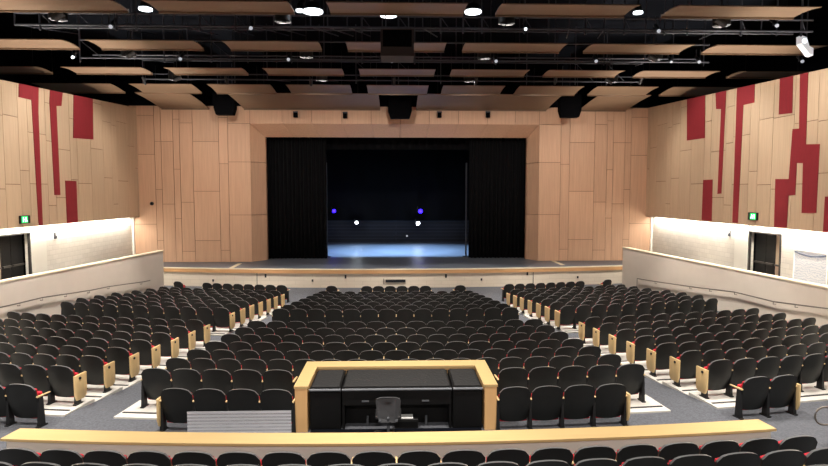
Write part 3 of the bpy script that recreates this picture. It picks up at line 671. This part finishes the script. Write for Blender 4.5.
def cabinet(x0, x1, label, knee):
    q = empty('mixing_desk' if knee else 'equipment_cabinet', ((x0+x1)/2, 9.52, ZB0)); h = (x1-x0)/2-.01; zt_ = .71
    MB().box(-h,h,.0,1.02,zt_-.05,zt_).build('worktop', M['desk'], q, bevel=.008)
    c = MB().box(-h+.03,h-.03,.06,1.0,zt_,zt_+.018).build('dust_cover', M['deskcover'], q, bevel=.006)
    MB().tube([(-h,-.005,zt_-.02),(h,-.005,zt_-.02)], .022, 8).build('edge_trim', M['silver'], q)
    if knee:
        MB().box(-h,h,.03,.08,zt_-.30,zt_-.05).build('drawer_front', M['desk'], q, bevel=.005)
        for s in (-1,1): MB().box(-h if s<0 else h-.04, -h+.04 if s<0 else h, .05,1.0,0,zt_-.05).build('side_panel', M['desk'], q)
        MB().box(-h+.04,h-.04,.30,.33,.0,zt_-.05).build('modesty_panel', M['desk'], q)
        for x in (-.53,.48): MB().box(x-.06,x+.06,.005,.03,zt_-.235,zt_-.215).build('drawer_handle', M['silver'], q)
        for x in (-.5,.5): MB().tube([(x,.2,.0),(x,.2,.16)], .02, 8).build('chrome_leg', M['silver'], q)
    else:
        MB().box(-h,h,.03,1.0,0,zt_-.05).build('body', M['desk'], q, bevel=.006)
        MB().box(-h+.02,h-.02,.015,.03,.03,zt_-.08).build('door', M['desk'], q)
    tag(q, label, 'desk' if knee else 'cabinet')
cabinet(-1.46,-.92,'black equipment cabinet at the left end of the control booth',0)
cabinet(-.92,.94,'wide covered black mixing desk in the control booth',1)
cabinet(.94,1.46,'black equipment cabinet at the right end of the control booth',0)
mt = MB().box(-1.44,1.42,-.75,-.01,0,.01).build('floor_mat', M['void'], None, loc=(.01, 9.55, ZB0)); tag(mt, 'black mat on the floor of the control booth', 'mat')
ch = empty('office_chair', (-.13, 9.0, ZB0+.011))
m = MB(); 
bk = [(-.185,.72),(-.20,.66),(-.165,.42),(-.12,.35),(.12,.35),(.165,.42),(.20,.66),(.185,.72),(.12,.755),(0,.77),(-.12,.755)]
m.prism([(x,-.12+.10*(x/.2)**2*1,z) for x, z in bk], (0,.03,0)); m.build('backrest', M['chairgrey'], ch, bevel=.008)
MB().prism([(-.06,-.126,.70),(.06,-.126,.70),(0,-.126,.67)], (0,.004,0)).build('grip_slot', M['post'], ch)
MB().box(-.21,.21,-.05,.36,.38,.44).build('seat', M['post'], ch, bevel=.03)
MB().tube([(0,-.10,.44),(0,-.06,.36),(0,.1,.35)], .018, 6).build('back_bracket', M['silver'], ch)
for s in (-1,1): MB().box(s*.13-.02,s*.13+.02,-.145,-.12,.385,.415).build('back_bolt', M['silver'], ch)
MB().tube([(0,.15,.08),(0,.15,.38)], .025, 8).build('gas_column', M['silver'], ch)
for k in range(5):
    t = 2*math.pi*k/5; lg = MB().tube([(0,.15,.09),(.26*math.cos(t),.15+.26*math.sin(t),.06)], .018, 6).build('leg', M['post'], ch)
    MB().tube([(.26*math.cos(t)-.02,.15+.26*math.sin(t),.03),(.26*math.cos(t)+.02,.15+.26*math.sin(t),.03)], .03, 10).build('caster', M['post'], lg)
tag(ch, 'grey office chair pulled up to the mixing desk', 'office chair')

bx_ = empty('equipment_box', (.17, 9.56, ZB0+.0)); MB().box(-.2,.2,0,.22,0,.16).build('case', M['post'], bx_, bevel=.01)
MB().box(-.18,.18,-.006,0,.03,.12).build('front_plate', M['desk'], bx_)
tag(bx_, 'low black equipment box under the mixing desk', 'box')
pr = MB().box(-.10,.10,0,.18,0,.012).build('paper_stack', M['paper'], None, loc=(.18,9.58,ZB0+.161)); tag(pr, 'small stack of white paper under the mixing desk', 'paper')

# ------------------------------------------------------------ auditorium seats
def shell_mb(nx=10, nz=5, mb=None, rim=1):
    """curved back shell: outer face towards -Y, arched top; local origin on the floor under the top edge"""
    mb = mb or MB(); mb_n0 = len(mb.f); Z0, Z1 = .13, .77; vs = []; fs = []
    def top(u): return Z1-.06*u*u-.06*u**8
    def bot(u): return Z0+.03*u**4
    def pt(u, v, off):
        z = bot(u)+(top(u)-bot(u))*v
        hw = .226+.036*min(1, max(0, 1.5*(z-Z0)/(Z1-Z0)))**.8
        yl = .125*(1-(z-Z0)/(Z1-Z0))-.035*math.sin(math.pi*(z-Z0)/(Z1-Z0))+.06
        y = yl+.05*u*u+off - .02*(max(0, v-.8)/.2)**2
        return (u*hw, y, z)
    W = nx+1
    for off in (0, .034):
        for j in range(nz+1):
            v = j/nz; ins = 1 if off == 0 else .985
            for i in range(nx+1):
                u = -1+2*i/nx; vs.append(pt(u*ins, v, off))
    n = W*(nz+1)
    for j in range(nz):
        for i in range(nx):
            a = j*W+i; fs.append((a, a+1, a+W+1, a+W)); b = a+n; fs.append((b, b+W, b+W+1, b+1))
    for i in range(nx):
        fs.append((i, n+i, n+i+1, i+1)); a = nz*W+i; fs.append((a, a+1, n+a+1, n+a))
    for j in range(nz):
        a = j*W; fs.append((a, a+W, n+a+W, n+a)); a = j*W+nx; fs.append((a, n+a, n+a+W, a+W))
    mb.add(vs, fs)
    if rim:                                  # top edge faces take the painted highlight colour
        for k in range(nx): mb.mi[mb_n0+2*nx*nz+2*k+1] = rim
    return mb
def pad(mb, hw, z0, z1, y0, y1, th, mi=0, nx=5, arch=.05):
    vs = []; fs = []
    for off in (0, th):
        for j in range(3):
            for i in range(nx+1):
                u = -1+2*i/nx; v = j/2; zt_ = z1-arch*u*u
                vs.append((u*hw*(1 if off == 0 else .94), y0+(y1-y0)*v+off+.035*u*u, z0+(zt_-z0)*v))
    W = nx+1; n = W*3
    for j in range(2):
        for i in range(nx):
            a = j*W+i; fs += [(a,a+1,a+W+1,a+W), (n+a,n+a+W,n+a+W+1,n+a+1)]
    for i in range(nx): a = 2*W+i; fs += [(i,n+i,n+i+1,i+1), (a,a+1,n+a+1,n+a)]
    for j in range(2): a = j*W; fs.append((a,a+W,n+a+W,n+a)); a += nx; fs.append((a,n+a,n+a+W,a+W))
    return mb.add(vs, fs, mi)
def back_pad(mb=None, mi=0, nx=8): return pad(mb or MB(), .236, .27, .70, .215, .105, .055, mi, nx)
def seat_pad(mb=None, mi=0, nx=6): return pad(mb or MB(), .247, .105, .60, .235, .20, .07, mi, nx, .03)
def seat_pan(mb=None, mi=0): m = mb or MB(); m.box(-.215,.215,.31,.345,.18,.55, mi); return m
def arm(mb=None, mi=0):
    m = mb or MB(); m.prism([(-.016,.11,.525),(-.016,.13,.512),(-.016,.40,.512),(-.016,.43,.52),(-.016,.43,.535),(-.016,.12,.545)], (.032,0,0), mi); return m
def post(mb=None, mi=0):
    m = mb or MB(); m.hexa([(-.03,.13,0),(.03,.13,0),(.03,.26,0),(-.03,.26,0)], [(-.016,.15,.51),(.016,.15,.51),(.016,.24,.51),(-.016,.24,.51)], mi); m.box(-.035,.035,.10,.30,0,.02, mi); return m
def endp(mb=None, mi=0):
    m = mb or MB(); Y0, Y1 = .075, .40
    m.prism([(-.02,Y0+.05,.09),(-.02,Y1-.08,.09),(-.02,Y1-.02,.14),(-.02,Y1,.26),(-.02,Y1,.57),(-.02,Y0,.57),(-.02,Y0+.005,.20)], (.04,0,0), mi); return m
P = {}
def proto(name, mb, m, bevel=0, smooth=True):
    o = mb.build(name, m, None, bevel=bevel, smooth=smooth); COL.objects.unlink(o); P[name] = o
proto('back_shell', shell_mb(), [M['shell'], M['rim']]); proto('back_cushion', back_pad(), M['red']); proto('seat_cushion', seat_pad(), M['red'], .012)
proto('seat_pan', seat_pan(), M['post'], .02); proto('armrest', arm(), M['oak'], .008); proto('leg', post(), M['post']); proto('end_panel', endp(), M['oak'], .008)
proto('aisle_lamp', MB().tube([(0,0,0),(.014,0,0)], .028, 10), M['post'])
HALF = .272
def clone(name, root, loc=(0,0,0)):
    c = P[name].copy(); COL.objects.link(c); c.parent = root; c.location = loc; return c
chairs = []          # (distance, dict)
def add_chair(r, th, z, hw, first=False, last=False, endl=False, endr=False, sec='', row='', idx=0, n=0, side=0, twist=0):
    p = pol(r, th, z); x, y, d = proj(p+Vector((0,0,.77)))
    if d < .5 or not (-22 < x < 850) or y > 470: return
    chairs.append(dict(p=p, rz=th+twist, hw=hw, first=first, last=last, endl=endl, endr=endr, sec=sec, row=row, idx=idx, n=n, side=side, d=d, x=x, y=y))
ORDW = ['first','second','third','fourth','fifth','sixth','seventh','eighth','ninth','tenth','eleventh','twelfth','thirteenth','fourteenth','fifteenth','sixteenth','seventeenth','eighteenth','nineteenth','twentieth','twenty-first','twenty-second','twenty-third']
ROWC = [zf(ROWR[i]) if i in (0, 15) else ROWZ[i] for i in range(16)]
NC = {0:12,1:12,2:13,3:12,4:13,5:14,6:15,7:14,8:15,9:16,10:17,11:16,12:17,13:18,14:17,15:14}
REARROW = {8:'first row behind the cross aisle',9:'second row behind the cross aisle',10:'third row behind the cross aisle',11:'fourth row behind the cross aisle',12:'third row from the back',13:'second row from the back',14:'back row'}
for i in range(16):
    r = ROWR[i]; tc = th_c(i); n = NC[i]; dt = 2*tc/n
    if i == 14: keep = [0,1,2,3,4,n-5,n-4,n-3,n-2,n-1]
    elif i == 15: keep = [0,1,2,3,n-4,n-3,n-2,n-1]
    elif i == 0: keep = [0,3,4,5,6,7,8,11]
    else: keep = list(range(n))
    if i == 14: dt = (2*tc)/16.65; 
    for k in keep:
        if i == 14: t = (-tc+dt*(k+.5)) if k < 5 else (tc-dt*(n-1-k+.5))
        elif i == 15: t = (-tc+.01205*(k+.5)) if k < 5 else (tc-.01205*(n-1-k+.5))
        else: t = -tc+dt*(k+.5)
        f = k == 0 or (k-1) not in keep; l = k == n-1 or (k+1) not in keep
        add_chair(r, t, ROWC[i], (.01205 if i == 15 else dt)*r/2, f, l, i == 15 and k == 0, i == 15 and k == n-1, 'centre', i, k, n)
    for s in (-1, 1):
        ti, to = th_in(i), th_out(i, s)
        wd = .5 if i == 0 else .545 if i not in (9,10,13) else .52
        if i == 15: ti = .1325; to = ti+ (.0237 if s > 0 else .05)
        n2 = max(1, round((to-ti)*r/wd)); dt2 = (to-ti)/n2
        for k in range(n2):                      # k counts from the inner aisle
            if i == 0 and k in (8, 9): continue
            t = s*(ti+dt2*(k+.5)); inner = k == 0; outer = k == n2-1
            right_is_inner = s < 0
            f = inner if s > 0 else outer; l = inner if s < 0 else outer
            pan = inner and 0 < i < 15
            add_chair(r, t, ROWC[i], dt2*r/2, f, l, pan and s > 0, (pan and s < 0) or (i == 15 and s > 0 and outer), 'left' if s < 0 else 'right', i, k, n2, s)
for j, Y in enumerate(RFORE):
    r = YC-Y; z = zf(r); wd = .548; odd = j == 1; nn = 21 if odd else 20
    for k in range(nn):
        t = (k-(nn-1)/2)*wd/r
        add_chair(r, t, z, wd/2, k == 0, k == nn-1, False, False, 'fore', 100+j, k, nn)
chairs.sort(key=lambda c: c['d'])
near, far = chairs[:300], chairs[300:]
# place of each seat in its own row, counted in what the photograph shows
def rowkey(c): return (c['sec'], c['row'])
vis = {}
for c in sorted(chairs, key=lambda c: c['x']): vis.setdefault(rowkey(c), []).append(c)
for c in near:
    L = vis[rowkey(c)]; k = [q is c for q in L].index(True); i = c['row']
    if c['sec'] == 'fore':
        nmr = ['front','middle','rearmost'][i-100]
        lab = f"black seat, {ORDW[k]} from left, {nmr} row behind the foreground wall"; grp = 'seats behind the foreground wall'
    elif c['sec'] == 'centre':
        if i == 15: lab = f"black seat, {ORDW[k] if k < 4 else ORDW[k-4]} from left in the row {'left' if k < 4 else 'right'} of the booth"
        elif i == 14: lab = f"black seat, {ORDW[k] if k < 5 else ORDW[k-5]} from left, last full row {'left' if k < 5 else 'right'} of the booth"
        else: lab = f"black seat, {ORDW[k]} from left, centre block, {REARROW.get(i, 'rear row of the front section')}"
        grp = 'seats of the rear centre block'
        if i < 8: grp = 'seats of the front centre block'
    else:
        k2 = k if c['side'] > 0 else len(L)-1-k
        rw = REARROW.get(i, f'{ORDW[7-i]+" row" if i < 7 else "last row"} before the cross aisle')
        if i == 15: lab = f"black seat standing behind the {c['sec']} block, {ORDW[k2]} from its aisle"
        else: lab = f"black seat{' with wooden end panel' if k2 == 0 else ', '+ORDW[k2]+' from aisle'}, {c['sec']} block, {rw}"
        grp = f"seats of the {'rear' if i >= 8 else 'front'} {c['sec']} block"
    root = empty('auditorium_seat', c['p'], c['rz']); tag(root, lab, 'seat', grp)
    sc = min(1.06, (c['hw']-.008)/.264)
    for nm in ('back_shell','back_cushion','seat_cushion','seat_pan'):
        o = clone(nm, root); o.scale = (sc, 1, 1)
    e = c['hw']
    def side_set(x, panel):
        clone('armrest', root, (x,0,0)); clone('leg', root, (x,0,0))
        if panel:
            sx = x+(.035 if x > 0 else -.035); o = clone('end_panel', root, (sx,0,0)); lp = clone('aisle_lamp', o, (.02 if x > 0 else -.034, .2, .50))
    side_set(-e, c['endl'])
    if c['last']: side_set(e, c['endr'])
sm = MB()
for c in far:
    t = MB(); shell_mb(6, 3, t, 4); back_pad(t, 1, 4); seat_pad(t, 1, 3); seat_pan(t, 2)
    sc = min(1.06, (c['hw']-.008)/.264); t.v = [(x*sc, y, z) for x, y, z in t.v]
    def put(fn, x, mi):
        q = MB(); fn(q, mi); t.add([(a+x, b, cc) for a, b, cc in q.v], q.f, mi)
    e = c['hw']
    for x, pn in ((-e, c['endl']), (e, c['endr'])):
        if x > 0 and not c['last']: continue
        put(arm, x, 3); put(post, x, 2)
        if pn: put(endp, x+(.035 if x > 0 else -.035), 3)
    mt_ = Matrix.Translation(c['p']) @ Matrix.Rotation(c['rz'], 4, 'Z')
    n0 = len(sm.v); sm.v += [tuple(mt_ @ Vector(v)) for v in t.v]; sm.f += [tuple(i+n0 for i in f) for f in t.f]; sm.mi += t.mi
if far:
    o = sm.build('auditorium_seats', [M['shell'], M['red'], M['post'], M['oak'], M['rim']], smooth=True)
    tag(o, 'distant black seats of the front blocks below the stage', 'seat', kind='stuff')
print('chairs', len(chairs), 'individual', len(near))

# ------------------------------------------------------------ translucent sheet and loop rail
ts = empty('translucent_sheet', (-2.45, 8.93, zf(46.3))); MB().box(-.81,.80,0,.012,0,.57).build('panel', M['acrylic'], ts)
for s in (-.78,.77): MB().box(s-.02,s+.02,-.06,.08,0,.02).build('foot', M['white'], ts)
tag(ts, 'translucent pale sheet standing behind the seats left of the booth', 'sheet')
a = at_y(822, 416, 8.6); lr = empty('loop_handrail', (a.x, 8.6, .76)); pts = []
zc = a.z-.76; 
for k in range(13):
    t = math.pi/2+math.pi*k/12; pts.append((.03+.14*math.cos(t), 0, zc+.14*math.sin(t)))
MB().tube([(1.1,0,zc+.14)]+pts+[(1.1,0,zc-.14)], .015, 8).build('loop_tube', M['rail'], lr, smooth=True)
MB().tube([(.7,0,0),(.7,0,zc-.14)], .018, 8).build('rail_post', M['rail'], lr)
tag(lr, 'pale looped end of a handrail at the right edge', 'handrail')
